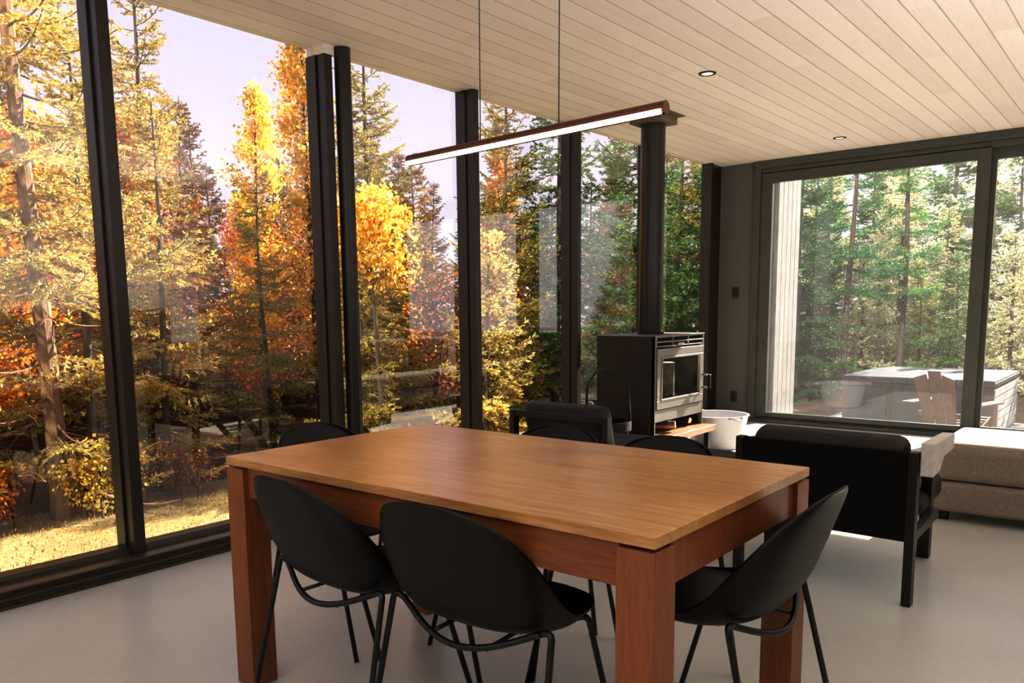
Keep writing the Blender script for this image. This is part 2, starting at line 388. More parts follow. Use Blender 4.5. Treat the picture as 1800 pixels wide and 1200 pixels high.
# linear pendant
A = Vector((1.893, -6.40, 1.660)); B = Vector((2.778, -6.40, 1.677))
pen = thing('pendant_light', 'slim copper-brown linear pendant with glowing LED strip over the dining table', 'pendant lamp', A)
D = B-A
b = MB(); b.tube([(0, 0, 0), tuple(D)], .0165, n=24); b.build('housing', M['copper'], pen, smooth='auto')
b = MB()
off = Vector((0, -.0142, -.0098)); n_ = Vector((0, -.82, -.57)); tz = Vector((0, -.57, .82))
p0 = D*.004+off; p1 = D*.992+off
q = [p0-tz*.0062, p1-tz*.0062, p1+tz*.0062, p0+tz*.0062]
b.hexa([v for v in q], [v+n_*.004 for v in q]); b.build('led_strip', M['led'], pen)
for x in (2.186, 2.461):
    z0 = A.z+(x-A.x)/D.x*D.z-A.z+.016
    b = MB(); b.tube([(x-A.x, 0, z0), (x-A.x+.003, 0, (z0+HC-A.z)/2-.1), (x-A.x-.002, 0, (z0+HC-A.z)/2+.2), (x-A.x, 0, HC-A.z)], .0016, n=6); b.build('cable', M['tube'], pen, smooth=True)
MB().box(.20, .66, -.03, .03, HC-A.z-.025, HC-A.z).build('ceiling_mount', M['tube'], pen, bevel=.004)

# ------------------------------------------------------------------ dining table
TX0, TX1, TY0, TY1 = 1.490, 3.005, -6.846, -5.956
tb = thing('dining_table', 'large orange-brown oak dining table with thick square legs', 'table', ((TX0+TX1)/2, (TY0+TY1)/2, 0))
hx, hy = (TX1-TX0)/2, (TY1-TY0)/2
MB().box(-hx, hx, -hy, hy, .724, .75).build('tabletop', M['table'], tb, bevel=.0025)
for sx in (-1, 1):
    for sy in (-1, 1):
        MB().box(min(sx*hx, sx*(hx-.09)), max(sx*hx, sx*(hx-.09)), min(sy*hy, sy*(hy-.09)), max(sy*hy, sy*(hy-.09)), 0, .716).build('leg', M['tableleg'], tb, bevel=.002)
for sy in (-1, 1):
    y1 = sy*(hy-.018); y0 = sy*(hy-.038); MB().box(-hx+.09, hx-.09, min(y0, y1), max(y0, y1), .625, .724).build('apron', M['tableapron'], tb, bevel=.0015)
for sx in (-1, 1):
    y1 = sx*(hx-.012); y0 = sx*(hx-.034); MB().box(min(y0, y1), max(y0, y1), -hy+.09, hy-.09, .625, .724).build('apron', M['tableleg'], tb, bevel=.0015)

# ------------------------------------------------------------------ shell chairs (facing +y)
def cr(keys, t):
    """catmull-rom through rows (t, a, b, ...)"""
    i = 0
    while i < len(keys)-2 and t > keys[i+1][0]: i += 1
    k0 = keys[max(i-1, 0)]; k1 = keys[i]; k2 = keys[i+1]; k3 = keys[min(i+2, len(keys)-1)]
    u = (t-k1[0])/(k2[0]-k1[0]); res = []
    for j in range(1, len(k1)):
        m1 = (k2[j]-k0[j])/(k2[0]-k0[0])*(k2[0]-k1[0]); m2 = (k3[j]-k1[j])/(k3[0]-k1[0])*(k2[0]-k1[0])
        res.append((2*u**3-3*u*u+1)*k1[j]+(u**3-2*u*u+u)*m1+(-2*u**3+3*u*u)*k2[j]+(u**3-u*u)*m2)
    return res
CK = [(0, .215, .430), (.12, .165, .424), (.28, .05, .410), (.42, -.07, .406), (.54, -.172, .434), (.64, -.220, .492), (.75, -.250, .570), (.87, -.283, .665), (.95, -.305, .725), (1, -.320, .764)]
EK = [(0, .205, .430, .075), (.05, .185, .431, .145), (.12, .14, .433, .190), (.28, .06, .438, .216), (.42, -.02, .456, .230), (.54, -.09, .505, .236), (.64, -.142, .568, .236), (.75, -.195, .633, .226), (.87, -.246, .695, .194), (.95, -.288, .737, .142), (.985, -.308, .757, .088), (1, -.319, .764, .03)]
def make_chair(label):
    t = thing('dining_chair', label, 'chair', group='black shell chairs around the dining table')
    nu, nv = 24, 44; vs = []; fs = []
    for j in range(nv+1):
        v = j/nv; cy, cz = cr(CK, v); ey, ez, w = cr(EK, v)
        for i in range(nu+1):
            u = -1+2*i/nu; a = abs(u)
            x = w*math.copysign(math.sin(a*PI/2)**.92 if a > 0 else 0, u); k = a**2.4
            vs.append((x, cy+(ey-cy)*k, cz+(ez-cz)*k))
    for j in range(nv):
        for i in range(nu):
            a = j*(nu+1)+i; fs.append((a, a+1, a+nu+2, a+nu+1))
    MB().add(vs, fs).build('shell', M['chair'], t, smooth=True, solid=.007, sub=1)
    r = .0085
    f = MB()
    # rear bow hanging under the shell, front bow, two side rails
    for (y0, zc, yc, wt) in ((-.150, .386, -.205, .215), (.075, .385, .07, .175)):
        dz = 0 if y0 < 0 else -.042
        pts = [(-wt-.008, y0, .450+dz), (-wt, y0-.002, .447+dz)]+[(-wt+2*wt*k/14, y0+(yc-y0)*math.sin(PI*k/14), .447-(0 if y0 < 0 else .042)-(.447-(0 if y0 < 0 else .042)-zc)*math.sin(PI*k/14)) for k in range(1, 14)]+[(wt, y0-.002, .447+dz), (wt+.008, y0, .450+dz)]
        f.tube(pts, r, n=10)
    for x in (-.09, .09):
        f.tube([(x, -.195, .394), (x, 0, .398), (x, .06, .403)], .006, n=8)
    f.build('seat_frame', M['tube'], t, smooth=True)
    for sx in (-1, 1):
        for (yt, yb, s, wt) in ((-.150, -.262, -1, .215), (.075, .205, 1, .175)):
            dz = 0 if s < 0 else -.042
            pts = fillet([(sx*(wt-.004), yt-.002, .4465+dz), (sx*(wt+.034), yt+.004*s, .4585+dz), (sx*(wt+.058), yb, .0)], .034)
            MB().tube(pts, r, n=10).build('leg', M['tube'], t, smooth=True)
    for x in (-.09, .09):
        MB().lathe([(.008, -.012), (.008, 0)], (x, -.06, .398), n=12).build('bumper', M['clear'], t, smooth='auto')
    return t
ch = make_chair('')
spots = [
 ('black shell chair at the near side of the table beside its left front leg', 1.965, -6.672, -4),
 ('black shell chair in the foreground, second along the near side, back toward the viewer', 2.455, -6.645, 3),
 ('black shell chair at the right end of the table, seen in profile', 2.855, -6.250, 90),
 ('black shell chair at the window end of the table beside the round column', 1.480, -6.275, -90),
 ('black shell chair on the far side of the table in front of the small armchair', 2.015, -6.045, 180),
 ('black shell chair on the far side of the table in front of the wood stove', 2.475, -6.065, 180)]
for i, (lab, x, y, a) in enumerate(spots):
    o = ch if i == 0 else copy_tree(ch)
    o['label'] = lab; o.location = (x, y, 0); o.rotation_euler = (0, 0, R(a))

# ------------------------------------------------------------------ wood stove with flue
sx0, sx1, sy0, sy1, sb, stp = .345, .85, -2.885, -2.075, .246, .990
st = thing('wood_stove', 'freestanding charcoal wood stove with grey glass door on the plank bench', 'stove', ((sx0+sx1)/2, (sy0+sy1)/2, sb))
ox, oy, oz = (sx0+sx1)/2, (sy0+sy1)/2, sb
hx, hy, H = (sx1-sx0)/2, (sy1-sy0)/2, stp-sb
for s in (-1, 1):
    MB().box(-hx, hx, min(s*hy, s*(hy-.012)), max(s*hy, s*(hy-.012)), 0, H-.006).build('side_panel', M['stove'], st, bevel=.002)
MB().box(-hx, -hx+.01, -hy+.012, hy-.012, 0, H-.006).build('back_panel', M['stove'], st)
MB().box(-hx, hx+.006, -hy-.003, hy+.003, H-.006, H).build('top_plate', M['stovegrey'], st, bevel=.001)
# firebox shell, open at the front
zb0 = .095; zd0, zd1 = .19, .645
fb = MB(); fb.box(-hx+.02, hx-.03, -hy+.012, hy-.012, zb0, zb0+.07); fb.box(-hx+.02, hx-.03, -hy+.012, hy-.012, zd1, H-.006)
fb.box(-hx+.012, -hx+.03, -hy+.012, hy-.012, zb0, H-.01)
for s in (-1, 1): fb.box(-hx+.02, hx-.03, min(s*(hy-.012), s*(hy-.07)), max(s*(hy-.012), s*(hy-.07)), zb0, zd1+.02)
fb.build('firebox', M['stovedark'], st)
fg = MB()
for s in (-1, 1): fg.box(hx-.03, hx+.002, min(s*hy, s*(hy-.014)), max(s*hy, s*(hy-.014)), 0, H-.006)
fg.box(hx-.03, hx, -hy+.014, hy-.014, zb0, .185)      # ash drawer face
fg.build('front_frame', M['stovegrey'], st, bevel=.002)
gr = MB()
z0, z1 = .658, .735
gr.box(hx-.004, hx+.002, -hy+.014, hy-.014, z0, z0+.008); gr.box(hx-.004, hx+.002, -hy+.014, hy-.014, z1-.006, z1); gr.box(hx-.014, hx+.004, -hy+.014, hy-.014, .692, .700)
for k in range(4): y = -hy+.014+(2*hy-.036)*k/3; gr.box(hx-.006, hx+.004, y, y+.008, z0, z1)
gr.build('vent_grille', M['stovegrey'], st, bevel=.001)
MB().box(hx, hx+.008, -.05, .05, .668, .682).build('damper_knob', M['chrome'], st, bevel=.002)
def ring(y0, y1, z0, z1, w, x0, x1):
    b = MB(); b.box(x0, x1, y0, y1, z0, z0+w); b.box(x0, x1, y0, y1, z1-w, z1); b.box(x0, x1, y0, y0+w, z0+w, z1-w); b.box(x0, x1, y1-w, y1, z0+w, z1-w); return b
door = ring(-hy+.018, hy-.018, zd0+.002, zd1, .062, hx-.012, hx+.012).build('door', M['stovegrey'], st, bevel=.003)
ring(-hy+.078, hy-.078, zd0+.062, zd1-.06, .014, hx-.004, hx+.017).build('window_frame', M['stovegrey'], door, bevel=.002)
gy0, gy1, gz0, gz1 = -hy+.09, hy-.09, zd0+.074, zd1-.072
MB().add([(hx+.006, gy0, gz0), (hx+.006, gy1, gz0), (hx+.006, gy1, gz1), (hx+.006, gy0, gz1)], [(0, 1, 2, 3)]).build('glass', glass_mat('stove glass', 1.3, (.9, .88, .85)), door)
hd = MB()
hd.tube(fillet([(hx+.012, hy-.035, .41), (hx+.07, hy-.03, .405), (hx+.07, hy-.03, .305), (hx+.012, hy-.035, .305)], .012), .008, n=10)
hd.build('handle', M['chrome'], door, smooth=True)
MB().box(hx+.058, hx+.082, hy-.045, hy-.018, .30, .41).build('grip', M['tube'], door, bevel=.005)
fl = (.612-ox, -2.525-oy)
MB().lathe([(.093, H), (.093, HC-sb-.065)], (fl[0], fl[1], 0), n=48).build('flue_pipe', M['column'], st, smooth='auto')
MB().lathe([(.104, H), (.104, H+.02), (.093, H+.022)], (fl[0], fl[1], 0), n=48).build('flue_collar', M['stove'], st, smooth='auto')
MB().box(fl[0]-.133, fl[0]+.133, fl[1]-.133, fl[1]+.133, HC-sb-.067, HC-sb-.006).build('ceiling_box', M['collar'], st, bevel=.002)
MB().box(fl[0]-.175, fl[0]+.175, fl[1]-.175, fl[1]+.175, HC-sb-.006, HC-sb).build('ceiling_plate', M['collar'], st)
# firewood: one upright split log in the firebox, and splits below
def split_log(name, L_, r, label, loc, rot, mat=M['log'], group=None, seed=0):
    rnd = random.Random(seed); t = thing(name, label, 'firewood', loc, 0, group); t.rotation_euler = rot
    prof = []
    for k in range(9):
        a = -.1+(PI+.2)*k/8; rr = r*(1+rnd.uniform(-.08, .08)); prof.append((rr*math.cos(a), rr*math.sin(a)))
    prof.append((-r*.15, -r*.35))
    MB().prism(prof, 1, -L_/2, L_/2).build('split_wood', mat, t, bevel=.004)
    bk = [(p[0]*1.04, p[1]*1.04+.002) for p in prof[:9]]+[(p[0]*.99, p[1]*.99) for p in reversed(prof[:9])]
    b = MB()
    o = len(b.v); n = 9
    for yv in (-L_/2+.003, L_/2-.003):
        b.v += [(p[0], yv, p[1]) for p in bk]
    for i in range(2*n):
        j = (i+1) % (2*n); b.f.append((i, j, 2*n+j, 2*n+i))
    for i in range(n-1):
        b.f.append((i, i+1, 2*n-2-i, 2*n-1-i)); b.f.append((2*n+2*n-1-i, 2*n+2*n-2-i, 2*n+i+1, 2*n+i))
    b.build('bark', M['bark'], t)
    return t
split_log('firewood', .36, .085, 'upright split log behind the glass of the stove door', (.742, -2.56, sb+.167+.182), (R(90), 0, R(90)), seed=3)
split_log('firewood', .30, .05, 'split log lying in the bottom of the stove behind the glass', (.72, -2.44, sb+.167+.05), (0, 0, R(10)), seed=4)
split_log('firewood', .26, .038, 'pale split log end poking out of the slot under the stove', (.775, -2.68, sb+.040), (R(3), R(-25), R(-70)), seed=5)
split_log('firewood', .28, .036, 'split log in the slot under the stove toward the window wall', (.70, -2.28, sb+.036), (0, R(10), R(-85)), seed=6)

# hearth bench
bn = thing('hearth_bench', 'long low wooden plank bench on black legs carrying the stove', 'bench', (.645, -2.83, 0))
MB().box(-.375, .315, -.85, .785, .198, .2455).build('plank', M['bench'], bn, bevel=.003)
for y in (-.78, .74):
    b = MB(); b.box(-.33, -.29, y-.02, y+.02, 0, .198); b.box(.24, .28, y-.02, y+.02, 0, .198); b.box(-.29, .24, y-.02, y+.02, .165, .198); b.build('leg_frame', M['tube'], bn, bevel=.002)
# log carrier with hoop handle
lc = thing('log_carrier', 'black round log basket with tall hoop handle beside the stove', 'log basket', (.655, -3.22, .2455))
MB().lathe([(.001, .075), (.165, .075), (.170, .075), (.170, .140), (.164, .140), (.164, .081), (.001, .081)], n=48).build('tray', M['stovedark'], lc, smooth='auto')
for k in range(4):
    a = PI/4+PI/2*k; MB().tube([(.15*math.cos(a), .15*math.sin(a), 0), (.15*math.cos(a), .15*math.sin(a), .078)], .004, n=8).build('foot', M['chrome'], lc, smooth=True)
dv = Vector((.77, .64, 0)); P = lambda s, z: tuple(dv*s+Vector((0, 0, z)))
MB().tube(fillet([P(-.166, .08), P(-.150, .40), P(-.085, .50), P(-.03, .522), P(.04, .522), P(.09, .485), P(.145, .395), P(.166, .08)], .03), .0100, n=10).build('hoop_handle', M['tube'], lc, smooth=True)

# white tub with handles
tu = thing('plastic_tub', 'white flexible tub with loop handles standing on the floor behind the stove', 'tub', (.82, -1.73, 0)); tu.scale = (.82, .82, .87)
MB().lathe([(.001, .0), (.235, .0), (.25, .01), (.318, .315), (.332, .322), (.332, .33), (.310, .33), (.243, .016), (.001, .012)], n=56).build('body', M['white'], tu, smooth='auto')
for s in (-1, 1):
    b = MB(); dv = Vector((.86*s, -.5*s, 0)); tg = Vector((-dv.y, dv.x, 0))
    pts = [dv*.322+tg*(-.075)+Vector((0, 0, .318)), dv*.375+tg*(-.06)+Vector((0, 0, .325)), dv*.405+tg*0+Vector((0, 0, .29)), dv*.375+tg*.06+Vector((0, 0, .325)), dv*.322+tg*.075+Vector((0, 0, .318))]
    b.tube(fillet([tuple(p) for p in pts], .04), .012, n=10); b.build('handle', M['white'], tu, smooth=True)

# round coffee table
ct = thing('coffee_table', 'low round black coffee table between the two armchairs', 'table', (1.88, -4.40, 0))
MB().lathe([(.001, .375), (.31, .375), (.33, .383), (.33, .414), (.325, .42), (.001, .42)], n=64).build('tabletop', basic('dark satin lacquer', (.03, .026, .022), rough=.3), ct, smooth='auto')
for k in range(4):
    a = PI/4+PI/2*k; MB().tube([(.23*math.cos(a), .23*math.sin(a), 0), (.20*math.cos(a), .20*math.sin(a), .376)], .011, n=10).build('leg', M['tube'], ct, smooth=True)

# ------------------------------------------------------------------ lounge armchairs (facing +y, back at y=0)
def cushion(x0, x1, y0, y1, z0, z1, r):
    return MB().box(x0, x1, y0, y1, z0, z1), r
def armchair(label, loc, rz, w, solid_back):
    t = thing('lounge_chair', label, 'armchair', loc, rz)
    h = w/2; zt = .625; zf = .60 if solid_back else .40
    # rear posts
    for s in (-1, 1):
        x0, x1 = sorted((s*h, s*(h-.035)))
        MB().box(x0, x1, 0, .05, 0 if solid_back else .0, zt).build('leg', M['blackwood'], t, bevel=.003)
        # front leg leaning slightly inward, drawn as a flat bar
        xb0, xb1 = sorted((s*(h-.10), s*(h-.155))); xa0, xa1 = sorted((s*(h-.005), s*(h-.045)))
        MB().hexa([(xb0, .74, 0), (xb1, .74, 0), (xb1, .79, 0), (xb0, .79, 0)], [(xa0, .28, zf), (xa1, .28, zf), (xa1, .34, zf), (xa0, .34, zf)]).build('leg', M['blackwood'], t, bevel=.003)
        if not solid_back: continue
        # arm board: deep at the back, notched underneath
        xs = sorted((s*(h+.002), s*(h+.052))) if (solid_back and s > 0) else sorted((s*(h-.002), s*(h-.045)))
        low = .06 if (solid_back and s < 0) else 0
        MB().prism([(.02, .53), (.13, .54), (.19, .59), (.36, .60-low), (.36, .665-low), (.02, .665-low)] if solid_back else [(.02, .585), (.36, .585), (.36, .61), (.02, .61)], 0, xs[0], xs[1]).build('arm', M['palewood' if solid_back else 'blackwood'], t, bevel=.006)
        # low side rail and diagonal
        x0, x1 = sorted((s*(h-.002), s*(h-.032)))
        MB().prism([(.05, .26), (.42, .285), (.42, .325), (.05, .30)], 0, x0, x1).build('side_rail', M['blackwood'], t, bevel=.002)
    if solid_back:
        MB().box(-h+.033, h-.033, .006, .034, .262, zt).build('back_panel', M['sling'], t, bevel=.004)
    else:
        MB().box(-h+.035, h-.035, .004, .036, zt-.035, zt).build('top_rail', M['blackwood'], t, bevel=.003)
        MB().box(-h+.035, h-.035, .004, .036, .27, .31).build('lower_rail', M['blackwood'], t, bevel=.003)
    # back cushion, leaning
    c = MB(); a = R(16)
    def P(x, y, z): return (x, .20+y*math.cos(a)-z*math.sin(a), .34+y*math.sin(a)+z*math.cos(a))
    hw = h-.055
    c.hexa([P(-hw, -.09, 0), P(hw, -.09, 0), P(hw, .03, 0), P(-hw, .03, 0)], [P(-hw, -.075, .345), P(hw, -.075, .345), P(hw, .045, .345), P(-hw, .045, .345)])
    c.build('back_cushion', M['leather'], t, bevel=.05, seg=6)
    MB().hexa([(-hw, .12, .27), (hw, .12, .27), (hw, .74, .31), (-hw, .74, .31)], [(-hw, .12, .38), (hw, .12, .38), (hw, .74, .43), (-hw, .74, .43)]).build('seat_cushion', M['leather'], t, bevel=.04, seg=5)
    return t
armchair('large black armchair with solid back panel standing right of the dining table', (2.668, -4.803, 0), R(-1), .745, True)
armchair('small black open-framed armchair between the dining table and the wood stove', (1.185, -4.62, 0), R(0), .66, False)

# ------------------------------------------------------------------ sofa and ottoman
M['seam'] = basic('dark seam gap', (.04, .03, .025), rough=.9)
ot = thing('ottoman', 'beige tweed ottoman with sunlit top in front of the sliding window', 'ottoman', (3.155, -2.86, 0))
MB().box(-.385, .385, -.42, .42, .055, .222).build('base', M['fabric'], ot, bevel=.028, seg=4)
MB().box(-.385, .385, -.42, .42, .226, .43).build('cushion', M['fabric'], ot, bevel=.055, seg=6)
for sx in (-1, 1):
    for sy in (-1, 1): MB().box(sx*.31-.03, sx*.31+.03, sy*.34-.03, sy*.34+.03, 0, .056).build('foot', M['blackwood'], ot)
so = thing('sofa', 'beige tweed sofa along the right wall, seen mirrored in the glass wall', 'sofa', (3.72, -1.25, 0))
MB().box(-.42, .42, -1.15, 1.15, .055, .25).build('base', M['fabric'], so, bevel=.02, seg=3)
for k in range(3):
    y0 = -1.14+k*.765
    MB().box(-.42, .24, y0, y0+.75, .252, .43).build('seat_cushion', M['fabric'], so, bevel=.05, seg=5)
    MB().box(.03, .23, y0+.02, y0+.73, .43, .84).build('back_cushion', M['fabric'], so, bevel=.06, seg=5)
MB().box(  .24, .42, -1.15, 1.15, .25, .74).build('backrest', M['fabric'], so, bevel=.03, seg=3)

for sx in (-1, 1):
    for sy in (-1, 1): MB().box(sx*.34-.03, sx*.34+.03, sy*1.05-.03, sy*1.05+.03, 0, .056).build('foot', M['blackwood'], so)
# ------------------------------------------------------------------ outdoors: ground
GZ = -.45
structure(MB().add([(-3.4, -16, GZ), (-.06, -16, GZ), (-.06, .9, GZ), (-3.4, .9, GZ)], [(0, 1, 2, 3)]).build('ground', M['lawn']))
structure(MB().add([(-40, -30, GZ-.01), (40, -30, GZ-.01), (40, 50, GZ-.01), (-40, 50, GZ-.01)], [(0, 1, 2, 3)]).build('ground', M['litter']))
structure(MB().add([(-.05, .1, GZ+.01), (7, .1, GZ+.01), (7, 4.8, GZ+.01), (-.05, 4.8, GZ+.01)], [(0, 1, 2, 3)]).build('ground', M['terrace']))
structure(MB().box(-.05, XW+.15, YR, .16, GZ, -.12).build('trim_15', M['darkwall']))
# weathered board wing wall outside the sliding window
ww = thing('wing_wall', 'weathered pale board wall end outside the sliding window', 'wall', (.46, .45, GZ)); ww['kind'] = 'structure'
for k in range(5):
    MB().box(.09, .135, -.30+k*.125, -.30+k*.125+.118, 0, 3.2).build('board', M['boards'], ww, bevel=.003)
MB().box(-.3, .09, -.29, .32, 0, 3.2).build('core', M['boards'], ww)

# hot tub
ht = thing('hot_tub', 'square hot tub with grey-blue cover on the terrace beyond the window', 'hot tub', (1.37, 3.75, GZ))
tw = .87
MB().box(-tw+.02, tw-.02, -.95, .95, 0, .66).build('cabinet', M['tubskin'], ht, bevel=.01)
for x in (-.80, -.27, .26):
    MB().box(x+.03, x+.49, -.97, -.95, .10, .60).build('cladding_panel', M['tubblue'], ht, bevel=.004)
for k in range(6):
    MB().box(tw-.02, tw-.005, -.93, .93, .04+k*.10, .04+k*.10+.088).build('side_board', M['boards'], ht, bevel=.003)
MB().hexa([(-tw, -.98, .66), (tw, -.98, .66), (tw, .98, .66), (-tw, .98, .66)], [(-tw+.01, -.97, .74), (tw-.01, -.97, .74), (tw-.01, .97, .74), (-tw+.01, .97, .74)]).build('cover', M['tubcover'], ht, bevel=.015)
MB().box(-tw-.002, tw+.002, -.985, .985, .70, .712).build('cover_seam', M['tubskin'], ht)
# adirondack chair facing away from the house
ad = thing('adirondack_chair', 'brown adirondack chair seen from behind in front of the hot tub', 'chair', (1.86, 1.80, GZ), R(-16))
for k in range(3):
    x = -.135+k*.135; hh = [.885, .92, .885][k]; wb = .104
    MB().hexa([(x*.82-wb/2, .10, .10), (x*.82+wb/2, .10, .10), (x*.82+wb/2, .12, .10), (x*.82-wb/2, .12, .10)], [(x*1.12-wb/2-.018, -.19, hh-(.05 if k == 0 else 0)), (x*1.12+wb/2+.018, -.19, hh-(.05 if k == 2 else 0)), (x*1.12+wb/2+.018, -.17, hh-(.05 if k == 2 else 0)), (x*1.12-wb/2-.018, -.17, hh-(.05 if k == 0 else 0))]).build('back_slat', M['adir'], ad, bevel=.008)
MB().box(-.24, .24, -.02, .01, .40, .45).build('back_rail', M['adir'], ad, bevel=.003)
for s in (-1, 1):
    xs = sorted((s*.27, s*.39)); MB().box(xs[0], xs[1], -.10, .62, .53, .555).build('arm', M['adir'], ad, bevel=.006)
    xs = sorted((s*.29, s*.315)); MB().prism([(-.25, 0), (-.15, 0), (.58, .30), (.58, .40), (.48, .38)], 0, xs[0], xs[1]).build('side_rail', M['adir'], ad, bevel=.003)
    xs = sorted((s*.325, s*.35)); MB().box(xs[0], xs[1], .46, .56, 0, .53).build('leg', M['adir'], ad, bevel=.003)
for k in range(5):
    MB().box(-.285, .285, .14+k*.088, .14+k*.088+.078, .285+k*.018, .303+k*.018).build('seat_slat', M['adir'], ad, bevel=.003)

# ------------------------------------------------------------------ trees
def np_mesh(name, V, F3=None, F4=None, mat=None, smooth=False):
    me = bpy.data.meshes.new(name)
    V = np.asarray(V, np.float32); me.vertices.add(len(V)); me.vertices.foreach_set('co', V.ravel())
    F = F3 if F3 is not None else F4; F = np.asarray(F, np.int32); k = F.shape[1]
    me.loops.add(F.size); me.loops.foreach_set('vertex_index', F.ravel())
    me.polygons.add(len(F)); me.polygons.foreach_set('loop_start', np.arange(0, F.size, k, dtype=np.int32))
    me.update(calc_edges=True); me.materials.append(mat)
    if smooth: me.polygons.foreach_set('use_smooth', [True]*len(me.polygons))
    return me
def unit(a): return a/np.maximum(np.linalg.norm(a, axis=-1, keepdims=True), 1e-6)
def blades(rng, P, Dr, ln, wd, spread):
    """one narrow three-corner blade at each point P, roughly along Dr"""
    n = len(P); rnd = rng.normal(size=(n, 3)); d = unit(Dr+rnd*spread); s = unit(np.cross(d, rng.normal(size=(n, 3))))
    l = ln*rng.uniform(.7, 1.25, (n, 1)); w = wd*rng.uniform(.7, 1.3, (n, 1))
    V = np.empty((n, 4, 3)); V[:, 0] = P; V[:, 1] = P+d*l*.55+s*w; V[:, 2] = P+d*l; V[:, 3] = P+d*l*.55-s*w
    return V.reshape(-1, 3)
def spruce_meshes(seed, H, Rad, zlive, dens, blade=(.056, .0085), dead=.5, step=.19, barkmat='bark', sparse=0.):
    rng = np.random.default_rng(seed); rnd = random.Random(seed)
    tb_ = MB(); bx = lambda z: .05*math.sin(z*.9+seed); by = lambda z: .05*math.cos(z*.7+seed*2)
    rt = .0085*H+.008
    tb_.tube([(bx(z), by(z), z) for z in np.linspace(0, H, 14)], [rt*(1-z/H)**.8+.006 for z in np.linspace(0, H, 14)], n=9)
    PP = []; DD = []
    z = .45
    while z < H*.985:
        fz = z/H
        nb = rnd.choice((4, 5, 6)) if z > zlive else rnd.choice((3, 4, 5))
        for b_ in range(nb):
            if z > zlive and rnd.random() < sparse: continue
            az = rnd.uniform(0, 2*PI); zz = z+rnd.uniform(-.08, .08)
            Lb = Rad*(1-fz)**.8*rnd.uniform(.65, 1.12)+.10
            if z < zlive: Lb *= rnd.uniform(.5, .9)
            pitch = (-.28+.9*fz**1.3)+rnd.uniform(-.12, .12)
            out = Vector((math.cos(az), math.sin(az), 0)); pts = []
            for k in range(7):
                s = k/6; zo = math.sin(pitch)*s*Lb-.16*Lb*s*(1-s)*1.6+.14*Lb*s**3
                p = Vector((bx(zz), by(zz), zz))+out*(s*Lb*math.cos(pitch)); p.z += zo; pts.append(p)
            tb_.tube([tuple(p) for p in pts], [.004+.010*Lb*(1-k/6) for k in range(7)], n=3, caps=False)
            isdead = z < zlive and rnd.random() < dead
            side = out.cross(Vector((0, 0, 1)))
            sgn = 1; s = .16
            while s < 1.0:
                k = min(int(s*6), 5); p = pts[k].lerp(pts[k+1], s*6-k); ax = (pts[k+1]-pts[k]).normalized()
                tl = (.42*Lb*(1-s)**.75+.05)*rnd.uniform(.7, 1.15)
                dr = (ax*.62+side*sgn*.75+Vector((0, 0, rnd.uniform(-.22, .06)))).normalized()
                if isdead:
                    if rnd.random() < .5:
                        tb_.tube([tuple(p), tuple(p+dr*tl*.6), tuple(p+dr*tl+Vector((0, 0, -.03)))], [.003, .002, .001], n=3, caps=False)
                else:
                    m_ = max(2, int(tl/.0105*dens)); tt = np.linspace(.05, 1, m_)[:, None]
                    base = np.array(p)+np.array(dr)*tt*tl; base[:, 2] -= (tt[:, 0]**2)*tl*.16
                    for rep in range(2): PP.append(base); DD.append(np.repeat(np.array(dr)[None], m_, 0))
                sgn = -sgn; s += .055/max(Lb, .35)*rnd.uniform(.8, 1.25)
            if not isdead:
                m_ = int(Lb/.03*dens)+2; tt = np.linspace(.25, 1, m_); ks = np.minimum((tt*6).astype(int), 5)
                pa = np.array([tuple(v) for v in pts]); base = pa[ks]+(pa[ks+1]-pa[ks])*(tt*6-ks)[:, None]
                PP.append(base); DD.append(unit(pa[ks+1]-pa[ks]))
        z += step*rnd.uniform(.8, 1.2)
    P_ = np.concatenate(PP); D_ = np.concatenate(DD)
    V = blades(rng, P_, D_, blade[0], blade[1], .42); F = np.arange(len(V)).reshape(-1, 4)
    fol = np_mesh('needles', V, F4=F, mat=M['needles'])
    tr = bpy.data.meshes.new('trunk'); tr.from_pydata(tb_.v, [], tb_.f); tr.materials.append(M[barkmat])
    return tr, fol
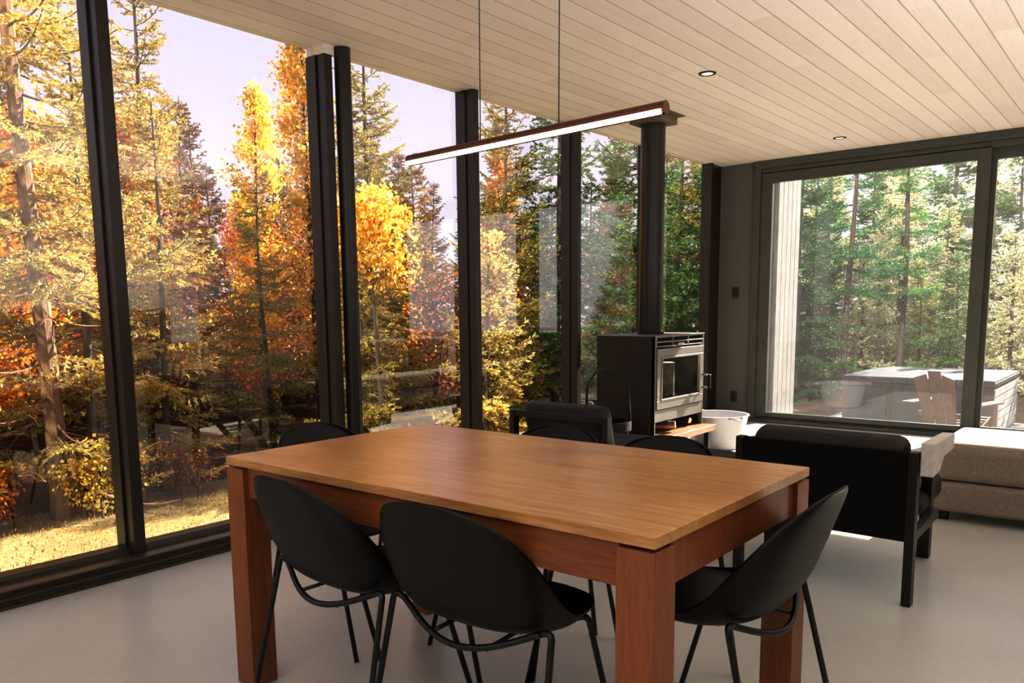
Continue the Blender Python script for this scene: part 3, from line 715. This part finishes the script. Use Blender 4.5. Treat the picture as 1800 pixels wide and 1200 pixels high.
def leafy_meshes(seed, H, Rad, z0, nleaf, leaf=.05, nbr=40, barkmat='bark', trunks=1, up=.9):
    rng = np.random.default_rng(seed); rnd = random.Random(seed); tb_ = MB(); tips = []
    for t in range(trunks):
        lx, ly = (0, 0) if trunks == 1 else (rnd.uniform(-.25, .25), rnd.uniform(-.25, .25))
        tp = lambda z: Vector((lx*(1+z*1.2/max(H, .1)*Rad*2)+.06*math.sin(z*1.1+seed+t), ly*(1+z/max(H, .1)*Rad*2)+.06*math.cos(z*.9+t), z))
        hh = H*(1 if t == 0 else rnd.uniform(.6, .95)); zs = np.linspace(0, hh, 9)
        tb_.tube([tuple(tp(z)) for z in zs], [(.010*H+.006)*(1-z/hh)**.8+.003 for z in zs], n=7)
        for k in range(nbr//trunks):
            f = (k+.5)/(nbr//trunks); z = z0+(hh*.98-z0)*f
            az = rnd.uniform(0, 2*PI); Lb = Rad*(.35+.75*math.sin(PI*min(1, f*.9+.12)))*rnd.uniform(.6, 1.1)
            d = Vector((math.cos(az), math.sin(az), up*rnd.uniform(.5, 1.2))).normalized(); p = tp(z)
            q1 = p+d*Lb*.5+Vector((0, 0, .03)); q2 = p+d*Lb
            tb_.tube([tuple(p), tuple(q1), tuple(q2)], [.007, .005, .002], n=3, caps=False)
            for s in np.linspace(.25, 1, 6): tips.append(np.array(p.lerp(q2, s)))
        tips.append(np.array(tp(hh)))
    tips = np.array(tips); idx = rng.integers(0, len(tips), nleaf)
    P_ = tips[idx]+rng.normal(size=(nleaf, 3))*Rad*.13
    d = unit(rng.normal(size=(nleaf, 3))+np.array([0, 0, -.5])); s = unit(np.cross(d, rng.normal(size=(nleaf, 3))))
    l = leaf*rng.uniform(.6, 1.3, (nleaf, 1)); V = np.empty((nleaf, 4, 3))
    V[:, 0] = P_; V[:, 1] = P_+d*l*.5+s*l*.42; V[:, 2] = P_+d*l; V[:, 3] = P_+d*l*.5-s*l*.42
    fol = np_mesh('foliage', V.reshape(-1, 3), F4=np.arange(nleaf*4).reshape(-1, 4), mat=M['leaves'])
    tr = bpy.data.meshes.new('trunk'); tr.from_pydata(tb_.v, [], tb_.f); tr.materials.append(M[barkmat])
    return tr, fol
KIND = {
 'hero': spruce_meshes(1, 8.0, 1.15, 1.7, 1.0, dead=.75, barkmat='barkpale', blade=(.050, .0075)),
 'tall': spruce_meshes(2, 6.4, 1.25, .9, 1.0, dead=.5, blade=(.052, .008)),
 'slim': spruce_meshes(3, 6.0, .85, .8, .85, dead=.6, step=.22),
 'dense': spruce_meshes(4, 5.0, 1.15, .35, .95, dead=.2),
 'lacy': spruce_meshes(8, 5.0, 1.15, .6, 1.1, dead=.5, sparse=.38),
 'small': spruce_meshes(5, 2.6, .75, .25, 1.0, dead=.2, step=.15),
 'bare': spruce_meshes(6, 6.5, .75, 3.6, .7, dead=1.0, step=.24),
 'pine': spruce_meshes(7, 7.5, 1.3, 2.4, .75, dead=.8, step=.42, blade=(.085, .008)),
 'aspen': leafy_meshes(11, 5.2, .50, 1.0, 9000, leaf=.052, nbr=60),
 'maple': leafy_meshes(12, 4.2, .95, .5, 11000, leaf=.062, nbr=60),
 'crown': leafy_meshes(16, 2.75, .52, 1.9, 3200, leaf=.055, nbr=30),
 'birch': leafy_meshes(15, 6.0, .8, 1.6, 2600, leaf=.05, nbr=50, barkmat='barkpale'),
 'shrub': leafy_meshes(13, 1.0, .42, .1, 1700, leaf=.055, nbr=36, trunks=4, up=1.3),
 'bush': leafy_meshes(14, 1.6, .6, .15, 2600, leaf=.052, nbr=48, trunks=4, up=1.2),
}
FNAME = dict(lacy='spruce_tree', hero='spruce_tree', tall='spruce_tree', slim='spruce_tree', dense='spruce_tree', small='spruce_tree', bare='spruce_tree', pine='pine_tree', aspen='aspen_tree', crown='maple_tree', maple='maple_tree', birch='birch_tree', shrub='leafy_shrub', bush='leafy_shrub')
FCAT = dict(aspen='tree', shrub='shrub', bush='shrub')
def tree(kind, x, y, s, col, label, group=None, rz=None, sz=1.0):
    rnd = random.Random(int(x*1000)+int(y*77)); tr, fo = KIND[kind]
    t = thing(FNAME[kind], label, FCAT.get(kind, 'tree'), (x, y, GZ-.02), rnd.uniform(0, 6.28) if rz is None else rz, group)
    t.scale = (s, s, s*sz)
    a = bpy.data.objects.new('trunk', tr); b_ = bpy.data.objects.new('foliage', fo)
    for o in (a, b_): COL.objects.link(o); o.parent = t
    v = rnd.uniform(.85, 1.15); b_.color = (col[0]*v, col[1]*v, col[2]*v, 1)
    return t
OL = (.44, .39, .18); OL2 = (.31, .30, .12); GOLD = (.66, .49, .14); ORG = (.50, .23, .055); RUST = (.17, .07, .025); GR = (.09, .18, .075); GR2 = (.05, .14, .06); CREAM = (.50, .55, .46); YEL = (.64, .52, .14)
# front row at the lawn edge, left to right in the view
tree('hero', -3.13, -5.58, 1.0, OL, 'tall spruce with pale sunlit trunk at the lawn edge, left of the first mullion', rz=1.0)
tree('tall', -3.9, -6.7, 1.1, OL, 'leftmost spruce at the lawn edge, partly out of view', rz=2.2)
tree('tall', -4.85, -3.75, .86, OL, 'pointed spruce standing against open sky between the first mullion and the column', rz=.5)
tree('aspen', -5.0, -2.25, .84, YEL, 'slender yellow aspen against the sky left of the column')
tree('aspen', -3.75, -2.4, .92, GOLD, 'bright golden aspen right beside the jamb of the round column', sz=1.0)
tree('tall', -3.5, -1.75, .80, OL2, 'broad spruce seen just right of the round column', rz=3.0)
tree('crown', -2.35, -2.75, 1.0, GOLD, 'small maple with a golden crown just right of the round column')
tree('dense', -2.75, -.2, .93, OL2, 'dense spruce behind the third mullion')
tree('slim', -2.45, .55, .95, GR, 'narrow dark spruce left of the stove flue')
tree('aspen', -3.6, .75, .74, ORG, 'thin orange-leaved aspen between the dark spruces left of the flue')
tree('dense', -1.9, 1.65, 1.05, GR, 'dense green spruce directly behind the stove flue')
tree('dense', -1.3, 3.2, 1.08, GR2, 'dense green spruce filling the pane right of the flue')
tree('lacy', -3.35, -4.45, .72, OL, 'open-branched spruce at the lawn edge just right of the first mullion')
tree('lacy', -3.55, -3.2, .62, OL2, 'open-branched spruce at the lawn edge left of the round column')
tree('lacy', -3.3, -5.15, .80, OL, 'open-branched spruce close behind the pale trunk')
tree('small', -2.75, -2.6, .95, OL2, 'young spruce growing low beside the round column')
tree('small', -1.9, -1.55, .95, OL, 'young spruce close to the glass between the column and the third mullion')
tree('small', -3.2, -6.55, .8, OL, 'young spruce low at the far left of the lawn edge')
tree('shrub', -2.90, -5.30, .62, YEL, 'yellow-leaved shrub at the foot of the pale trunk')
tree('shrub', -3.05, -6.2, .6, ORG, 'orange-leaved shrub at the left edge of the lawn')
tree('shrub', -3.0, -4.55, .5, RUST, 'rusty low shrub at the lawn edge right of the first mullion')
rnd = random.Random(77)
# second and third rows
def scatter(n, xr, yr, kinds, cols, label, group, smin, smax, mind, placed, avoid=None):
    k = 0; tries = 0
    while k < n and tries < 4000:
        tries += 1; x = rnd.uniform(*xr); y = rnd.uniform(*yr)
        if any((x-a)**2+(y-b)**2 < mind**2 for a, b in placed): continue
        if avoid and avoid(x, y): continue
        placed.append((x, y)); kd = rnd.choice(kinds)
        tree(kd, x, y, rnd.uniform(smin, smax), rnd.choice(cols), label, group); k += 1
pl = []
scatter(9, (-6.8, -4.6), (-9.0, 1.0), ['maple'], [ORG, (.45, .17, .035), RUST, RUST, (.60, .32, .06)], 'orange and rust maple glowing behind the spruces at the lawn edge', 'orange maples behind the lawn spruces', .7, .95, .8, pl)
scatter(12, (-8.5, -4.4), (-11, 4), ['slim', 'bare'], [OL2, (.30, .22, .06)], 'slim dark-trunked spruce in the second row behind the lawn spruces', 'slim spruces in the second row', .62, .80, .8, pl)
scatter(12, (-9.5, -5.5), (-12, 5), ['bush'], [ORG, GOLD, RUST, RUST, (.12, .06, .02)], 'autumn-coloured undergrowth bush in the forest behind the lawn', 'undergrowth bushes in the forest', .9, 1.6, .6, pl)
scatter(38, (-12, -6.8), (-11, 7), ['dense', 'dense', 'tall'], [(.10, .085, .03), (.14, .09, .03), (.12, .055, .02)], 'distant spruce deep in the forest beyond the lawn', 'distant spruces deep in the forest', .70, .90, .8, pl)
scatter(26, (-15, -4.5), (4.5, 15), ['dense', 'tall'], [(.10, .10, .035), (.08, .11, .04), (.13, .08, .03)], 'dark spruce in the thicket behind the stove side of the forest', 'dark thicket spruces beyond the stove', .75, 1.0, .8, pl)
pf = []
scatter(10, (-3.5, -1.0), (3.0, 9.5), ['dense', 'slim'], [GR, GR2, OL2], 'green spruce behind the board wall and the stove', 'green spruces behind the stove', .8, 1.1, .9, pf)
# beyond the terrace
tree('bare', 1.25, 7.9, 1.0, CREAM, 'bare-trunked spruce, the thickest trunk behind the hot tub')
tree('pine', -.55, 6.6, .80, (.06, .20, .10), 'deep green pine with whorled branches right of the board wall')
tree('pine', .1, 7.4, .78, (.07, .19, .08), 'second deep green pine, behind the first beside the board wall')
pf += [(1.25, 7.9), (-.55, 6.6), (.1, 7.4)]
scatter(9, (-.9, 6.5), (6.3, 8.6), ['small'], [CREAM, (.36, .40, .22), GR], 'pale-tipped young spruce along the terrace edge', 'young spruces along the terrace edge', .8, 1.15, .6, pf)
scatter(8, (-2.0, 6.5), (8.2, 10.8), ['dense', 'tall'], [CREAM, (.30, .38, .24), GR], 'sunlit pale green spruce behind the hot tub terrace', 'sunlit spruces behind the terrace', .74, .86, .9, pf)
scatter(9, (-1.0, 7), (7.5, 11), ['bush'], [CREAM, (.55, .42, .24), (.50, .50, .28), (.42, .34, .20)], 'pale brown undergrowth bush behind the terrace', 'undergrowth bushes behind the terrace', .9, 1.5, .6, pf)
scatter(18, (-4.0, 9), (11.5, 18), ['dense', 'tall', 'slim'], [(.24, .26, .10), GR, CREAM], 'tall spruce in the back of the forest beyond the terrace', 'back forest spruces beyond the terrace', .95, 1.2, 1.1, pf)
scatter(5, (-1.0, 6), (8.0, 12), ['birch'], [(.50, .54, .38), (.38, .44, .28)], 'thin pale birch among the spruces beyond the terrace', 'thin birches beyond the terrace', .7, .82, .8, pf)
# dry grass on the lawn
rng = np.random.default_rng(5); n = 26000
P_ = np.stack([rng.uniform(-3.35, -.1, n), rng.uniform(-9.5, .6, n), np.full(n, GZ)], 1)
V = blades(rng, P_, np.tile([[0, 0, 1.]], (n, 1)), .035, .004, .45)
g = bpy.data.objects.new('grass', np_mesh('grass', V, F4=np.arange(n*4).reshape(-1, 4), mat=M['grass'])); COL.objects.link(g)
g.color = (.32, .26, .13, 1); tag(g, 'short dry golden grass covering the lawn outside the glass wall', 'grass', kind='stuff')

# ------------------------------------------------------------------ light
wd = bpy.data.worlds.new('World'); SC.world = wd; wd.use_nodes = True; nt = wd.node_tree; nt.nodes.clear()
out = nt.nodes.new('ShaderNodeOutputWorld'); bg = nt.nodes.new('ShaderNodeBackground'); L(nt, bg.outputs[0], out.inputs[0])
tc = nt.nodes.new('ShaderNodeTexCoord'); sp = nt.nodes.new('ShaderNodeSeparateXYZ'); L(nt, tc.outputs['Generated'], sp.inputs[0])
rp = nt.nodes.new('ShaderNodeValToRGB'); L(nt, sp.outputs[2], rp.inputs[0])
e = rp.color_ramp.elements; e[0].position = 0; e[0].color = (.88, .80, .86, 1); e[1].position = .9; e[1].color = (.55, .58, .92, 1)
k = e.new(.3); k.color = (.80, .75, .95, 1)
L(nt, rp.outputs[0], bg.inputs[0]); bg.inputs[1].default_value = .98
def sun(name, dx, dy, dz, e_, col, ang):
    l = bpy.data.lights.new(name, 'SUN'); l.energy = e_; l.color = col; l.angle = R(ang)
    o = bpy.data.objects.new(name, l); COL.objects.link(o); o.rotation_euler = Vector((dx, dy, dz)).to_track_quat('Z', 'Y').to_euler(); return o
sun('sun', .20, 1.0, .612, 22.0, (1.0, .90, .76), .6)
sun('fill_sun', .12, -1.0, .70, 6.5, (1.0, .85, .60), 3)  # added second sun, warm fill on the trees from the camera side
def area(name, loc, to, sx, sy, e_, col):
    l = bpy.data.lights.new(name, 'AREA'); l.shape = 'RECTANGLE'; l.size = sx; l.size_y = sy; l.energy = e_; l.color = col
    o = bpy.data.objects.new(name, l); COL.objects.link(o); o.location = loc; o.rotation_euler = (Vector(loc)-Vector(to)).to_track_quat('Z', 'Y').to_euler(); return o
pl_ = bpy.data.lights.new('firebox_fill', 'POINT'); pl_.energy = 3.0; pl_.color = (1.0, .82, .62); pl_.shadow_soft_size = .02  # added fill lamp so the log shows behind the glass; no fire burns
po_ = bpy.data.objects.new('firebox_fill', pl_); COL.objects.link(po_); po_.location = (.79, -2.46, .86)
area('ceiling_fill_rear', (3.0, -9.9, 1.2), (3.0, -9.9, 2.6), 2.6, 1.4, 120, (.95, .97, 1.0))  # added unseen fill behind the camera, brightens the ceiling
area('ceiling_fill_side', (4.35, -5.4, 1.2), (4.35, -5.4, 2.6), .9, 4.6, 80, (.95, .97, 1.0))  # added upward fill right of the view, stands in for bounced daylight

# ------------------------------------------------------------------ camera
f_, cx_, cy_, yaw, pitch, roll = 1418.473, 867.4666, 733.662, 0.69542, 0.13333, -0.01247
C = Vector((3.74997, -8.23089, 1.19918))
F = Vector((-math.sin(yaw)*math.cos(pitch), math.cos(yaw)*math.cos(pitch), -math.sin(pitch)))
r0 = Vector((math.cos(yaw), math.sin(yaw), 0)); u0 = r0.cross(F)
rr = r0*math.cos(roll)+u0*math.sin(roll); uu = -r0*math.sin(roll)+u0*math.cos(roll)
cam = bpy.data.cameras.new('camera'); co = bpy.data.objects.new('camera', cam); COL.objects.link(co)
mt = Matrix(((rr.x, uu.x, -F.x, C.x), (rr.y, uu.y, -F.y, C.y), (rr.z, uu.z, -F.z, C.z), (0, 0, 0, 1)))
co.matrix_world = mt
cam.sensor_width = 36; cam.lens = f_*36/1800; cam.shift_x = (900-cx_)/1800; cam.shift_y = (cy_-600)/1800; cam.clip_start = .05; cam.clip_end = 200
SC.camera = co
SC.view_settings.view_transform = 'Standard'; SC.view_settings.look = 'None'; SC.view_settings.exposure = 0.40; SC.view_settings.gamma = 0.75
SC.cycles.transparent_max_bounces = 16
